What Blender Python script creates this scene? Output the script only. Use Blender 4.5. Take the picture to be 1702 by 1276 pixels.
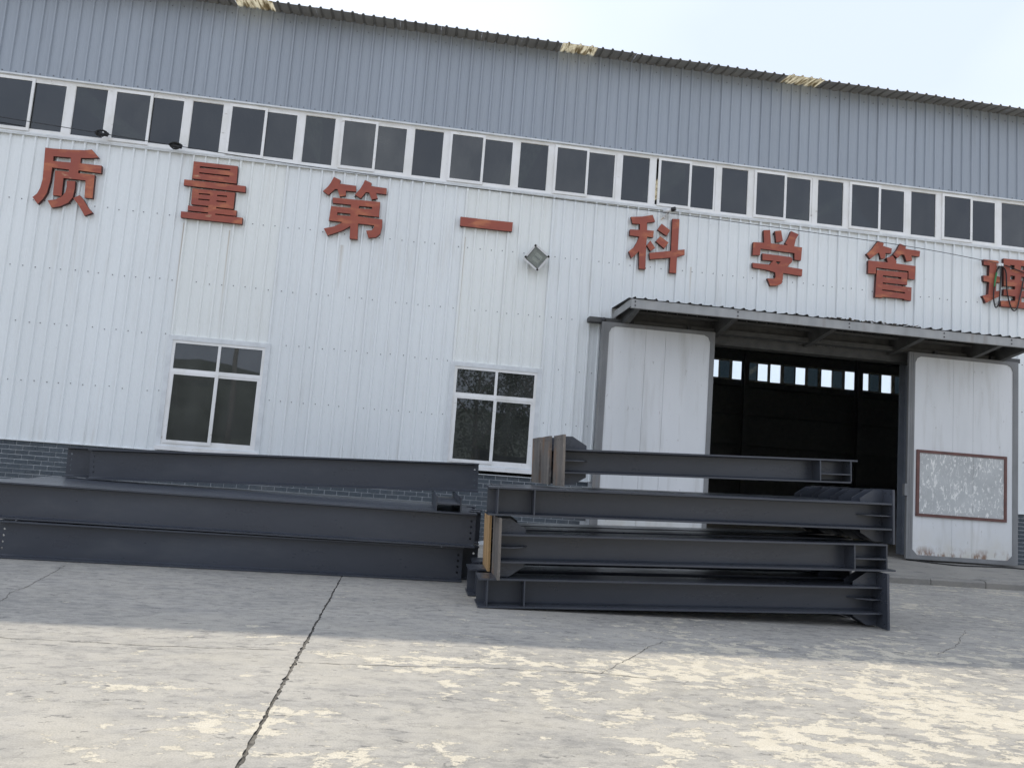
import bpy, bmesh, math, random
from mathutils import Vector, Matrix
from mathutils.geometry import tessellate_polygon

for o in list(bpy.data.objects):
    bpy.data.objects.remove(o)
SC = bpy.context.scene
COL = SC.collection
RAD = math.radians

# ------------------------------------------------------------------ camera
YAW, PITCH, ROLL = 0.1193, 0.1090, 0.0748
fw = Vector((math.sin(YAW) * math.cos(PITCH), math.cos(YAW) * math.cos(PITCH), math.sin(PITCH)))
rt = Vector((math.cos(YAW), -math.sin(YAW), 0))
up = rt.cross(fw)
rt2 = rt * math.cos(ROLL) + up * math.sin(ROLL)
up2 = -rt * math.sin(ROLL) + up * math.cos(ROLL)
camd = bpy.data.cameras.new('camera')
cam = bpy.data.objects.new('camera', camd)
COL.objects.link(cam)
M = Matrix((rt2, up2, -fw)).transposed().to_4x4()
M.translation = Vector((0, -14.0, 1.4))
cam.matrix_world = M
camd.sensor_fit = 'HORIZONTAL'
camd.sensor_width = 36
camd.lens = 36 * 1278 / 1702
camd.clip_start = 0.01
camd.clip_end = 3000
SC.camera = cam

# ------------------------------------------------------------------ sky, sun, exposure
SUN_EL, SUN_AZ = RAD(52), RAD(6)          # azimuth from +Y (behind the workshop) towards +X
W = bpy.data.worlds.new('World')
SC.world = W
W.use_nodes = True
nt = W.node_tree
nt.nodes.clear()
N = nt.nodes.new
L = nt.links.new
out = N('ShaderNodeOutputWorld')
bg = N('ShaderNodeBackground')
sky = N('ShaderNodeTexSky')
sky.sky_type = 'NISHITA'
sky.sun_disc = False
sky.sun_elevation = SUN_EL
sky.sun_rotation = SUN_AZ
sky.air_density = 1.0
sky.dust_density = 1.5
sky.ozone_density = 1.5
tc = N('ShaderNodeTexCoord')
mp = N('ShaderNodeMapping')
mp.inputs['Scale'].default_value = (1.0, 1.0, 1.8)
mp.inputs['Location'].default_value = (1.7, 0.9, 2.3)
cl = N('ShaderNodeTexNoise')
cl.inputs['Scale'].default_value = 1.5
cl.inputs['Detail'].default_value = 3
cl.inputs['Roughness'].default_value = 0.5
rp = N('ShaderNodeValToRGB')                # thin high cloud veil over the whole dome, whiter where thicker
rp.color_ramp.elements[0].position = 0.36
rp.color_ramp.elements[0].color = (0.50, 0.565, 0.71, 1)
rp.color_ramp.elements[1].position = 0.75
rp.color_ramp.elements[1].color = (0.72, 0.775, 0.87, 1)
veil = N('ShaderNodeVectorMath')
veil.operation = 'SCALE'
veil.inputs['Scale'].default_value = 9.8
mx = N('ShaderNodeMix')
mx.data_type = 'RGBA'
mx.inputs[0].default_value = 0.97
L(tc.outputs['Generated'], mp.inputs['Vector'])
L(mp.outputs[0], cl.inputs['Vector'])
L(cl.outputs['Fac'], rp.inputs[0])
L(rp.outputs[0], veil.inputs[0])
L(sky.outputs[0], mx.inputs[6])
L(veil.outputs[0], mx.inputs[7])
L(mx.outputs[2], bg.inputs[0])
bg.inputs[1].default_value = 0.10
L(bg.outputs[0], out.inputs[0])

sl = bpy.data.lights.new('sun', 'SUN')
sl.energy = 2.0
sl.angle = RAD(0.6)
sl.color = (1.0, 0.93, 0.80)
sun = bpy.data.objects.new('sun', sl)
COL.objects.link(sun)
sd = Vector((math.sin(SUN_AZ) * math.cos(SUN_EL), math.cos(SUN_AZ) * math.cos(SUN_EL), math.sin(SUN_EL)))
sun.rotation_euler = (-sd).to_track_quat('-Z', 'Y').to_euler()
sun.location = (6, 30, 40)

vs = SC.view_settings
vs.view_transform = 'Standard'
vs.look = 'None'
vs.exposure = 0.74
vs.gamma = 1.0
vs.use_curve_mapping = False
SC.cycles.max_bounces = 4
SC.cycles.diffuse_bounces = 3
SC.cycles.glossy_bounces = 2
SC.cycles.transparent_max_bounces = 8

# ------------------------------------------------------------------ material helpers
class NT:
    def __init__(s, name):
        s.m = bpy.data.materials.new(name)
        s.m.use_nodes = True
        s.t = s.m.node_tree
        s.b = s.t.nodes['Principled BSDF']
        s.out = s.t.nodes['Material Output']
        s._co = None

    def n(s, typ, **kw):
        x = s.t.nodes.new(typ)
        for k, v in kw.items():
            setattr(x, k, v)
        return x

    def l(s, a, b):
        s.t.links.new(a, b)

    def co(s):
        if s._co is None:
            s._co = s.n('ShaderNodeNewGeometry').outputs['Position']
        return s._co

    def noise(s, scale, stretch=(1, 1, 1), detail=4, rough=0.55, dist=0.0, off=(0, 0, 0), vec=None):
        mp = s.n('ShaderNodeMapping')
        mp.inputs['Scale'].default_value = stretch
        mp.inputs['Location'].default_value = off
        s.l(vec or s.co(), mp.inputs['Vector'])
        t = s.n('ShaderNodeTexNoise')
        t.inputs['Scale'].default_value = scale
        t.inputs['Detail'].default_value = detail
        t.inputs['Roughness'].default_value = rough
        t.inputs['Distortion'].default_value = dist
        s.l(mp.outputs[0], t.inputs['Vector'])
        return t.outputs['Fac']

    def ramp(s, f, p0, p1, c0=0.0, c1=1.0):
        r = s.n('ShaderNodeMapRange', clamp=True)
        r.inputs['From Min'].default_value = p0
        r.inputs['From Max'].default_value = p1
        r.inputs['To Min'].default_value = c0
        r.inputs['To Max'].default_value = c1
        s.l(f, r.inputs['Value'])
        return r.outputs[0]

    def mix(s, f, a, b, mode='MIX'):
        m = s.n('ShaderNodeMix', data_type='RGBA', blend_type=mode)
        for v, i in ((f, 0), (a, 6), (b, 7)):
            if isinstance(v, (int, float)):
                m.inputs[i].default_value = v
            elif isinstance(v, tuple):
                m.inputs[i].default_value = (*v, 1)
            else:
                s.l(v, m.inputs[i])
        return m.outputs[2]

    def math(s, op, a, b=0.0):
        m = s.n('ShaderNodeMath', operation=op)
        for v, i in ((a, 0), (b, 1)):
            if isinstance(v, (int, float)):
                m.inputs[i].default_value = v
            else:
                s.l(v, m.inputs[i])
        return m.outputs[0]

    def sep(s, vec=None):
        x = s.n('ShaderNodeSeparateXYZ')
        s.l(vec or s.co(), x.inputs[0])
        return x.outputs

    def color(s, c):
        if isinstance(c, tuple):
            s.b.inputs['Base Color'].default_value = (*c, 1)
        else:
            s.l(c, s.b.inputs['Base Color'])

    def rough(s, r):
        if isinstance(r, (int, float)):
            s.b.inputs['Roughness'].default_value = r
        else:
            s.l(r, s.b.inputs['Roughness'])

    def bump(s, f, strength=0.3, dist=0.01):
        b = s.n('ShaderNodeBump')
        b.inputs['Strength'].default_value = strength
        b.inputs['Distance'].default_value = dist
        s.l(f, b.inputs['Height'])
        s.l(b.outputs[0], s.b.inputs['Normal'])

    def objcol(s):
        return s.n('ShaderNodeObjectInfo').outputs['Color']

    def objrand(s):
        return s.n('ShaderNodeObjectInfo').outputs['Random']


MAT = {}

def simple(name, col, rough=0.6, metal=0.0, var=0.12, scale=6.0):
    m = NT(name)
    f = m.noise(scale, detail=5)
    a = tuple(c * (1 - var) for c in col)
    b = tuple(min(1, c * (1 + var)) for c in col)
    m.color(m.mix(m.ramp(f, .3, .7), a, b))
    m.rough(rough)
    m.b.inputs['Metallic'].default_value = metal
    MAT[name] = m.m
    return m.m

# --- painted wall sheets
def siding(name, base, streak, spec_rough, streak_amt):
    m = NT(name)
    big = m.noise(0.5, (1, 1, .5), 3)
    c = m.mix(m.ramp(big, .3, .7), tuple(x * .955 for x in base), tuple(min(1, x * 1.03) for x in base))
    c = m.mix(m.ramp(m.objrand(), 0, 1, 0.0, 0.05), c, (.55, .58, .62))
    # run-off streaks: thin vertical stains
    st = m.noise(9.0, (1, .2, .055), 6, .65)
    st2 = m.noise(1.1, (1, .2, .5), 3, off=(3, 0, 0))
    f = m.math('MULTIPLY', m.ramp(st, .53, .74), m.ramp(st2, .42, .68))
    c = m.mix(m.math('MULTIPLY', f, streak_amt), c, streak)
    fine = m.noise(60, (1, 1, .25), 3)
    c = m.mix(m.ramp(fine, .35, .75, 0, .07), c, tuple(x * .6 for x in base))
    sp = m.noise(23, (1, 1, .7), 3, off=(1, 7, 3))
    c = m.mix(m.ramp(sp, .70, .76, 0, .28), c, (.32, .30, .27))
    if name == 'white_sheet':               # rust runs below the letters' fixings
        xyz = m.sep()
        for (x0, z1, ln, w, am) in ((-4.41, 5.3, 2.2, .024, .8), (-3.62, 5.25, 2.0, .018, .65), (-1.63, 5.2, .9, .05, .4), (.60, 5.6, 2.3, .014, .5), (4.98, 5.5, .9, .025, .45)):
            dx = m.math('ABSOLUTE', m.math('SUBTRACT', xyz[0], x0))
            f1 = m.ramp(dx, 0, w, 1, 0)
            f2 = m.math('MULTIPLY', m.ramp(xyz[2], z1 - ln, z1, 0, 1), m.ramp(xyz[2], z1, z1 + .02, 1, 0))
            c = m.mix(m.math('MULTIPLY', m.math('MULTIPLY', f1, f2), am), c, (.36, .25, .13))
    c = m.mix(1.0, c, m.objcol(), 'MULTIPLY')
    m.color(c)
    m.rough(m.ramp(big, .2, .8, spec_rough - .06, spec_rough + .08))
    m.bump(m.noise(1.6, (1, 1, .45), 2), .35, .02)
    MAT[name] = m.m

siding('white_sheet', (.85, .875, .865), (.40, .34, .25), .5, .38)
siding('blue_sheet', (.35, .388, .435), (.17, .18, .20), .5, .5)

# --- window frames, trims
m = NT('white_frame')
c = m.mix(m.ramp(m.noise(3.5, (1, 1, .6), 5), .4, .75), (.86, .85, .83), (.74, .73, .68))
c = m.mix(m.ramp(m.noise(14, (.5, 1, 1), 5), .66, .74, 0, .5), c, (.30, .25, .18))
m.color(c); m.rough(.45); MAT['white_frame'] = m.m
simple('trim', (.70, .72, .72), .5, var=.1)

# --- glass: reflecting, tinted, a little dusty
def glass(name, tint, dust, ior=1.6):
    m = NT(name)
    t = m.t
    t.nodes.remove(m.b)
    tr = m.n('ShaderNodeBsdfTransparent'); tr.inputs[0].default_value = (*tint, 1)
    gl = m.n('ShaderNodeBsdfGlossy'); gl.inputs['Roughness'].default_value = .015
    gl.inputs['Color'].default_value = (.9, .93, .95, 1)
    df = m.n('ShaderNodeBsdfDiffuse')
    m.l(m.objcol(), df.inputs[0])
    fr = m.n('ShaderNodeFresnel'); fr.inputs[0].default_value = ior
    bp = m.n('ShaderNodeBump'); bp.inputs['Strength'].default_value = .05; bp.inputs['Distance'].default_value = .02
    m.l(m.noise(1.3, detail=1), bp.inputs['Height'])
    m.l(bp.outputs[0], gl.inputs['Normal'])
    dn = m.ramp(m.noise(2.2, (1, 1, .6), 5), .35, .75, dust * .6, dust * 1.5)
    a = m.n('ShaderNodeMixShader'); m.l(dn, a.inputs[0]); m.l(tr.outputs[0], a.inputs[1]); m.l(df.outputs[0], a.inputs[2])
    b = m.n('ShaderNodeMixShader'); m.l(m.ramp(fr.outputs[0], 0, 1, 0, 1.0), b.inputs[0])
    m.l(a.outputs[0], b.inputs[1]); m.l(gl.outputs[0], b.inputs[2])
    m.l(b.outputs[0], m.out.inputs[0])
    MAT[name] = m.m
glass('tinted_glass', (.14, .17, .18), .11, 1.70)
glass('clear_glass', (.92, .95, .95), .02, 1.45)
glass('lamp_glass', (.85, .88, .88), .05, 1.45)

# --- painted steel of the beams
def steel(name, base):
    m = NT(name)
    tco = m.n('ShaderNodeTexCoord').outputs['Object']
    f = m.noise(1.2, (.6, 1, 1.4), 5, vec=tco)
    c = m.mix(m.ramp(f, .3, .72), tuple(x * .86 for x in base), tuple(x * 1.14 for x in base))
    d = m.noise(5.0, (.35, 1, 1), 6, .65, vec=tco)
    c = m.mix(m.ramp(d, .50, .75, 0, .16), c, (.16, .155, .145))          # pale dust
    sc = m.noise(40, (.12, 1, 1), 3, vec=tco)
    c = m.mix(m.ramp(sc, .72, .78, 0, .22), c, (.20, .20, .20))            # scuffs
    m.color(c)
    m.rough(m.ramp(d, .3, .7, .24, .40))
    m.bump(m.noise(35, detail=3, vec=tco), .08, .004)
    MAT[name] = m.m
steel('beam_paint', (.053, .059, .073))
m = NT('mill_scale')                                                     # bare end plates
f = m.noise(7, (1, 1, .22), 6, .65)
c = m.mix(m.ramp(f, .3, .7), (.085, .078, .072), (.22, .19, .16))
c = m.mix(m.ramp(m.noise(3.0, (1, 1, .5), 4, off=(4, 2, 0)), .56, .70, 0, .75), c, (.26, .135, .06))
c = m.mix(m.ramp(m.noise(45, (1, 1, .3), 3), .60, .72, 0, .5), c, (.38, .36, .33))
m.color(c); m.rough(.75); m.bump(m.noise(25, detail=4), .3, .004); MAT['mill_scale'] = m.m
m = NT('orange_rust')
f = m.noise(6, (1, 1, .25), 6, .6)
c = m.mix(m.ramp(f, .3, .7), (.34, .20, .085), (.52, .33, .15))
c = m.mix(m.ramp(m.noise(16, (1, 1, .3), 4), .58, .68, 0, .8), c, (.16, .10, .06))
m.color(c); m.rough(.85); MAT['orange_rust'] = m.m

# --- red sign letters
m = NT('red_letter')
f = m.noise(2.6, (1, 1, 1), 4)
c = m.mix(m.ramp(f, .35, .65), (.30, .072, .048), (.355, .088, .05))
g = m.noise(3.3, (.7, 1, 1.6), 4, off=(5, 1, 2))
c = m.mix(m.ramp(g, .53, .68, 0, .8), c, (.54, .19, .085))
c = m.mix(m.ramp(m.noise(4.0, (.7, 1, 1.6), 5, off=(9, 3, 1)), .68, .74, 0, .65), c, (.62, .42, .25))
c = m.mix(m.ramp(m.noise(50, detail=3), .6, .75, 0, .25), c, (.22, .06, .05))
m.color(c); m.rough(.6); MAT['red_letter'] = m.m

simple('shaded_letter_edge', (.085, .028, .024), .7, var=.3)

# --- bricks
m = NT('dark_brick')
c = m.mix(m.objrand(), (.042, .055, .067), (.070, .086, .10))
c = m.mix(m.ramp(m.noise(38, (1, 1, 1), 4), .45, .75, 0, .5), c, (.16, .18, .19))
c = m.mix(m.ramp(m.noise(2.2, detail=5), .55, .75, 0, .3), c, (.22, .21, .19))
m.color(c); m.rough(.7); m.bump(m.noise(90, detail=3), .3, .003); MAT['dark_brick'] = m.m
simple('mortar', (.60, .62, .63), .9, var=.2, scale=12)

# --- grey painted steel (door frames, canopy), dark metals
m = NT('grey_steel')
c = m.mix(m.ramp(m.noise(3, (1, 1, .4), 5), .3, .7), (.17, .172, .172), (.25, .252, .25))
c = m.mix(m.ramp(m.noise(2.4, (2, 1, .3), 5, off=(2, 2, 2)), .58, .72, 0, .55), c, (.20, .165, .135))
m.color(c); m.rough(.55); MAT['grey_steel'] = m.m
m = NT('canopy_steel')
c = m.mix(m.ramp(m.noise(3, (1.4, 1, .35), 5), .35, .7), (.30, .305, .30), (.40, .40, .39))
c = m.mix(m.ramp(m.noise(2.6, (1.6, 1, .2), 5, off=(2, 2, 2)), .54, .70, 0, .6), c, (.22, .18, .15))
m.color(c); m.rough(.55); MAT['canopy_steel'] = m.m
simple('roof_sheet', (.26, .25, .23), .6, var=.2, scale=3)
simple('dark_metal', (.035, .035, .04), .5)
simple('black_cable', (.012, .012, .013), .5)
simple('green_tape', (.03, .22, .07), .5)
simple('interior_steel', (.22, .24, .27), .7)  # liner kept dark; the gloom indoors is put into its colour
simple('dark_shaded_steel', (.085, .085, .083), .7, var=.25)  # dark steel, with the shade under the canopy put into the colour
simple('silver', (.72, .73, .74), .35, .25, .08, 20)
simple('reflector', (.86, .85, .81), .38, .35, .05)
simple('brown_frame', (.13, .055, .045), .5, var=.25)
simple('white_plastic', (.75, .75, .74), .4)
simple('black_plastic', (.015, .015, .017), .25)
simple('bolt_steel', (.16, .16, .165), .5, .4)
simple('bark', (.10, .075, .05), .9)
simple('pole_concrete', (.36, .35, .33), .8)

# --- door skins: white with dirt and rust near the bottom edge
m = NT('door_skin')
c = m.mix(m.ramp(m.noise(1.4, (1, 1, .3), 4), .3, .7), (.66, .67, .665), (.76, .765, .76))
st = m.noise(7, (1, .3, .10), 6, .6)
c = m.mix(m.ramp(st, .52, .75, 0, .40), c, (.40, .385, .34))
c = m.mix(m.ramp(m.noise(11, (1, 1, .5), 5, off=(3, 8, 1)), .66, .72, 0, .5), c, (.33, .31, .28))
z = m.sep()[2]
low = m.ramp(z, .38, .95, 1, 0)
yl = m.ramp(m.noise(2.2, detail=5), .35, .65)
c = m.mix(m.math('MULTIPLY', m.math('MULTIPLY', low, yl), .55), c, (.55, .50, .36))
edge = m.ramp(z, .40, .55, 1, 0)
rr = m.ramp(m.noise(6.5, (1, 1, .45), 6, .7), .46, .60)
c = m.mix(m.math('MULTIPLY', m.math('MULTIPLY', edge, rr), .85), c, (.20, .085, .03))
m.color(c); m.rough(.5); m.bump(m.noise(2, (1, 1, .5), 2), .25, .01); MAT['door_skin'] = m.m
# --- scraped notice board surface
m = NT('scraped_board')
base = m.mix(m.ramp(m.noise(2.5, detail=4), .3, .7), (.44, .45, .44), (.53, .54, .525))
a = m.noise(13, (1, 1, .42), 6, .75, 1.6)
c = m.mix(m.ramp(a, .545, .58, 0, .9), base, (.84, .83, .79))
b = m.noise(20, (1, 1, .5), 5, .7, 1.2, (4, 0, 9))
c = m.mix(m.ramp(b, .63, .67, 0, .6), c, (.27, .27, .26))
m.color(c); m.rough(.8); MAT['scraped_board'] = m.m

# --- translucent roof lights
m = NT('fibreglass')
t = m.t
t.nodes.remove(m.b)
dcol = m.mix(m.ramp(m.noise(9, (2.2, .3, 1), 4), .46, .62), (.80, .76, .64), (.34, .29, .20))
df = m.n('ShaderNodeBsdfDiffuse'); m.l(dcol, df.inputs[0])
tl = m.n('ShaderNodeBsdfTranslucent'); m.l(dcol, tl.inputs[0])
ms = m.n('ShaderNodeMixShader'); ms.inputs[0].default_value = .72
m.l(df.outputs[0], ms.inputs[1]); m.l(tl.outputs[0], ms.inputs[2]); m.l(ms.outputs[0], m.out.inputs[0])
MAT['fibreglass'] = m.m

# --- yard concrete: grey worn slab, paler skin left in flakes, dark scars
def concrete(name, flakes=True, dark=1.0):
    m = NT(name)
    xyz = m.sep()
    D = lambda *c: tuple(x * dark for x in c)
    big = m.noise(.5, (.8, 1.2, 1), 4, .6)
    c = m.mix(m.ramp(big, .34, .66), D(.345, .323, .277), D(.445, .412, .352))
    mid = m.noise(2.6, (.7, 1.6, 1), 5, .66, 0, (3, 1, 0))
    c = m.mix(m.ramp(mid, .45, .68, 0, .75), c, D(.235, .227, .212))
    mot = m.noise(9, (.75, 1.3, 1), 5, .7, 0, (5, 2, 0))
    c = m.mix(m.ramp(mot, .38, .66, 0, .5), c, D(.45, .42, .375))
    if flakes:
        ex = m.noise(8.5, (.75, 1.25, 1), 7, .78, 0, (13, 5, 0))
        exm = m.math('ADD', ex, m.ramp(big, .3, .7, .05, -.04))
        c = m.mix(m.ramp(exm, .50, .535, 0, .42), c, (.228, .218, .198))
        c = m.mix(m.ramp(exm, .575, .60, 0, .5), c, (.182, .175, .162))
        # cream skin of the slab surviving in ragged flakes, more of it to the right
        zone = m.noise(.75, (.85, 1.15, 1), 4, .6, 0, (1.3, 6.1, 0))
        right = m.ramp(xyz[0], -3.0, 4.0, -.055, .045)
        near = m.ramp(xyz[1], -8.4, -6.2, .012, -.055)
        rag = m.noise(5.6, (.78, 1.15, 1), 8, .74, .1, (7, 3, 0))
        fsum = m.math('ADD', m.math('ADD', m.math('MULTIPLY', zone, .42), m.math('MULTIPLY', rag, .75)), m.math('ADD', right, near))
        fl = m.ramp(fsum, .634, .646)
        chips = m.ramp(m.noise(15, (.7, 1.2, 1), 4, .6, 0, (2, 17, 0)), .66, .68)
        fl = m.math('MAXIMUM', fl, m.math('MULTIPLY', chips, m.ramp(zone, .40, .55)))
        cream = m.mix(m.ramp(mot, .35, .7), (.56, .50, .385), (.66, .60, .48))
        thin = m.ramp(m.noise(.9, (.9, 1.1, 1), 4, .65, 0, (11, 4, 0)), .50, .64, 0, .55)
        c = m.mix(m.math('MULTIPLY', thin, m.ramp(xyz[1], -8.0, -6.8, 1, .35)), c, (.47, .43, .355))   # thin stained zones without an edge
        c = m.mix(m.math('MULTIPLY', fl, .95), c, cream)
    scar = m.noise(7.5, (.6, 1.4, 1), 6, .74, .3, (4, 4, 0))
    sc = m.ramp(scar, .615, .64)
    c = m.mix(m.math('MULTIPLY', sc, .72), c, (.13, .126, .12))
    pits = m.ramp(m.noise(26, (.8, 1.2, 1), 4, .6), .66, .70)
    c = m.mix(m.math('MULTIPLY', pits, .6), c, (.14, .135, .13))
    grain = m.noise(110, detail=3)
    c = m.mix(m.ramp(grain, .38, .68, 0, .38), c, (.17, .167, .16))
    m.color(c)
    m.rough(.85)
    hh = m.math('ADD', m.math('MULTIPLY', grain, .3), m.math('MULTIPLY', mot, .8))
    if flakes:
        hh = m.math('ADD', hh, m.math('MULTIPLY', fl, .5))
    hh = m.math('SUBTRACT', hh, m.math('MULTIPLY', sc, .9))
    m.bump(hh, .6, .008)
    MAT[name] = m.m
concrete('yard_concrete')
concrete('apron_concrete', False, .80)
concrete('kerb_concrete', False, .66)
concrete('floor_concrete', False, .5)  # halved tone: the dim interior is put into the colour
m = NT('crack_fill')
m.color(m.mix(m.ramp(m.noise(30, detail=5), .35, .65), (.05, .047, .042), (.20, .185, .16)))
m.rough(.95); MAT['crack_fill'] = m.m
simple('hill_ground', (.13, .145, .12), .95, var=.4, scale=.03)
m = NT('leaf')
m.color(m.mix(m.objrand(), (.03, .055, .018), (.045, .08, .03)))
m.rough(.6); MAT['leaf'] = m.m

# ------------------------------------------------------------------ mesh helpers
class MB:
    def __init__(s):
        s.v = []; s.f = []

    def quad(s, a, b, c, d):
        i = len(s.v); s.v += [a, b, c, d]; s.f.append((i, i + 1, i + 2, i + 3))

    def box(s, x0, x1, y0, y1, z0, z1):
        i = len(s.v)
        s.v += [(x0, y0, z0), (x1, y0, z0), (x1, y1, z0), (x0, y1, z0), (x0, y0, z1), (x1, y0, z1), (x1, y1, z1), (x0, y1, z1)]
        s.f += [tuple(i + k for k in q) for q in ((3, 2, 1, 0), (4, 5, 6, 7), (0, 1, 5, 4), (1, 2, 6, 5), (2, 3, 7, 6), (3, 0, 4, 7))]
        return s

    def plate(s, loops, f3, t):
        """2D outline with holes, extruded. f3(u, v, w) -> 3D point, w runs 0..t"""
        vl = [[Vector((p[0], p[1], 0)) for p in l] for l in loops]
        tr = tessellate_polygon(vl)
        flat = [p for l in loops for p in l]
        n = len(flat)
        i = len(s.v)
        s.v += [f3(p[0], p[1], 0) for p in flat] + [f3(p[0], p[1], t) for p in flat]
        for a, b, c in tr:
            s.f.append((i + a, i + b, i + c)); s.f.append((i + n + c, i + n + b, i + n + a))
        k = 0
        for l in loops:
            m = len(l)
            for j in range(m):
                a, b = k + j, k + (j + 1) % m
                s.f.append((i + a, i + b, i + n + b, i + n + a))
            k += m
        return s

    def tube(s, pts, r, n=6, cap=True):
        pts = [Vector(p) for p in pts]
        rr = r if isinstance(r, (list, tuple)) else [r] * len(pts)
        rings = []
        prev = None
        for k, p in enumerate(pts):
            d = (pts[min(k + 1, len(pts) - 1)] - pts[max(k - 1, 0)]).normalized()
            if prev is None:
                u = d.orthogonal().normalized()
            else:
                u = (prev - d * prev.dot(d)).normalized()
            prev = u
            w = d.cross(u)
            i = len(s.v)
            for j in range(n):
                a = 2 * math.pi * j / n
                s.v.append(tuple(p + (u * math.cos(a) + w * math.sin(a)) * rr[k]))
            rings.append(i)
        for a, b in zip(rings, rings[1:]):
            for j in range(n):
                s.f.append((a + j, a + (j + 1) % n, b + (j + 1) % n, b + j))
        if cap:
            s.f.append(tuple(rings[0] + j for j in reversed(range(n))))
            s.f.append(tuple(rings[-1] + j for j in range(n)))
        return s

    def mesh(s, name, mat, smooth=False, fix=True):
        me = bpy.data.meshes.new(name)
        me.from_pydata([tuple(v) for v in s.v], [], s.f)
        if fix:
            bm = bmesh.new(); bm.from_mesh(me)
            bmesh.ops.recalc_face_normals(bm, faces=bm.faces)
            bm.to_mesh(me); bm.free()
        if smooth:
            me.shade_smooth()
        if mat:
            me.materials.append(MAT[mat])
        return me

    def obj(s, name, mat, parent=None, smooth=False, fix=True, loc=None):
        return link(name, s.mesh(name, mat, smooth, fix), parent, loc)


def link(name, me, parent=None, loc=None):
    o = bpy.data.objects.new(name, me)
    COL.objects.link(o)
    if parent:
        o.parent = parent
    if loc:
        o.location = loc
    return o


def empty(name, loc=(0, 0, 0), rot=(0, 0, 0)):
    o = bpy.data.objects.new(name, None)
    o.empty_display_size = .2
    COL.objects.link(o)
    o.location = loc
    o.rotation_euler = rot
    return o


def tag(o, label=None, cat=None, group=None, kind=None):
    for k, v in (('label', label), ('category', cat), ('group', group), ('kind', kind)):
        if v:
            o[k] = v
    return o

rnd = random.Random(7)

# ================================================================== the yard
def jag(y0, y1, x0, x1, step, amp, seed):
    r = random.Random(seed)
    n = max(2, int(abs(y1 - y0) / step))
    pts = []
    d = 0
    for k in range(n + 1):
        t = k / n
        d = .6 * d + r.uniform(-amp, amp)
        pts.append((x0 + (x1 - x0) * t + d * (0 < k < n), y0 + (y1 - y0) * t))
    return pts

ctr = jag(-4.2, -15.0, -.715, -.60, .035, .0045, 3)          # control joint running out from the wall
wid = random.Random(5)
lf, rg = [], []
for k, (x, y) in enumerate(ctr):
    near = min(1, max(0, (-y - 4.5) / 4))
    w = (.007 + .0055 * near) * wid.uniform(.55, 1.2)
    if wid.random() < .07:
        w *= 1.7
    if k in (0, len(ctr) - 1):
        w = .0005
    lf.append((x - w, y)); rg.append((x + w * wid.uniform(.7, 1.3), y))
yb = MB()
def ngon(b, pts, z=0.0):
    i = len(b.v); b.v += [(p[0], p[1], z) for p in pts]; b.f.append(tuple(range(i, i + len(pts))))
xj = -.7
ngon(yb, [(-900, -900), (xj, -900), (xj, -15.5)] + lf[::-1] + [(xj, -3.8), (xj, 600), (-900, 600)])
ngon(yb, [(900, -900), (900, 600), (xj, 600), (xj, -3.8)] + rg + [(xj, -15.5), (xj, -900)])
yard = yb.obj('yard_ground', 'yard_concrete', fix=False)
yard.data.validate()
for p in yard.data.polygons:
    pass
bm = bmesh.new(); bm.from_mesh(yard.data)
for f in bm.faces:
    f.normal_update()
    if f.normal.z < 0:
        f.normal_flip()
bmesh.ops.triangulate(bm, faces=bm.faces)
bm.to_mesh(yard.data); bm.free()
tag(yard, 'worn grey concrete yard with flaked cream patches', kind='structure')
g = MB()
for k in range(len(lf) - 1):
    a, b, c, d = lf[k], lf[k + 1], rg[k + 1], rg[k]
    dz = -.013
    g.quad((*a, 0), (*b, 0), (*b, dz), (*a, dz))
    g.quad((*d, dz), (*c, dz), (*c, 0), (*d, 0))
    g.quad((*a, dz), (*b, dz), (*c, dz), (*d, dz))
g.obj('joint_groove', 'crack_fill', yard, fix=False)

def hairline(pts, w, seed, step=.045):
    r = random.Random(seed)
    P = []
    for (x0, y0), (x1, y1) in zip(pts, pts[1:]):
        n = max(2, int(math.hypot(x1 - x0, y1 - y0) / step))
        for k in range(n):
            t = k / n
            P.append((x0 + (x1 - x0) * t, y0 + (y1 - y0) * t))
    P.append(pts[-1])
    Q = []
    d = Vector((0, 0))
    for p in P:
        d = d * .75 + Vector((r.uniform(-1, 1), r.uniform(-1, 1))) * .011
        Q.append(Vector(p) + d)
    b = MB()
    for k in range(len(Q) - 1):
        t = (Q[k + 1] - Q[k]); nrm = Vector((-t.y, t.x)).normalized()
        w0 = w * r.uniform(.25, 1.0); 
        a = Q[k] - nrm * w0; c = Q[k] + nrm * w0; e = Q[k + 1] + nrm * w0; f = Q[k + 1] - nrm * w0
        b.quad((a.x, a.y, .0025), (f.x, f.y, .0025), (e.x, e.y, .0025), (c.x, c.y, .0025))
    b.obj('crack', 'crack_fill', yard)
hairline([(-4.2, -8.30), (-2.67, -8.22), (-1.6, -8.26), (-.74, -8.20)], .0045, 1)
hairline([(-.66, -8.53), (.1, -8.50), (.77, -8.47), (1.46, -8.46), (2.0, -8.62)], .005, 2)
hairline([(-3.62, -4.98), (-3.52, -5.63), (-3.43, -6.17), (-3.38, -6.65), (-3.26, -7.05), (-3.5, -7.5)], .005, 3)
hairline([(1.46, -8.46), (1.75, -8.05), (2.05, -7.6), (2.3, -7.3)], .004, 4)
hairline([(6.2, -6.0), (5.4, -6.9), (4.9, -7.3)], .004, 8)

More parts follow.
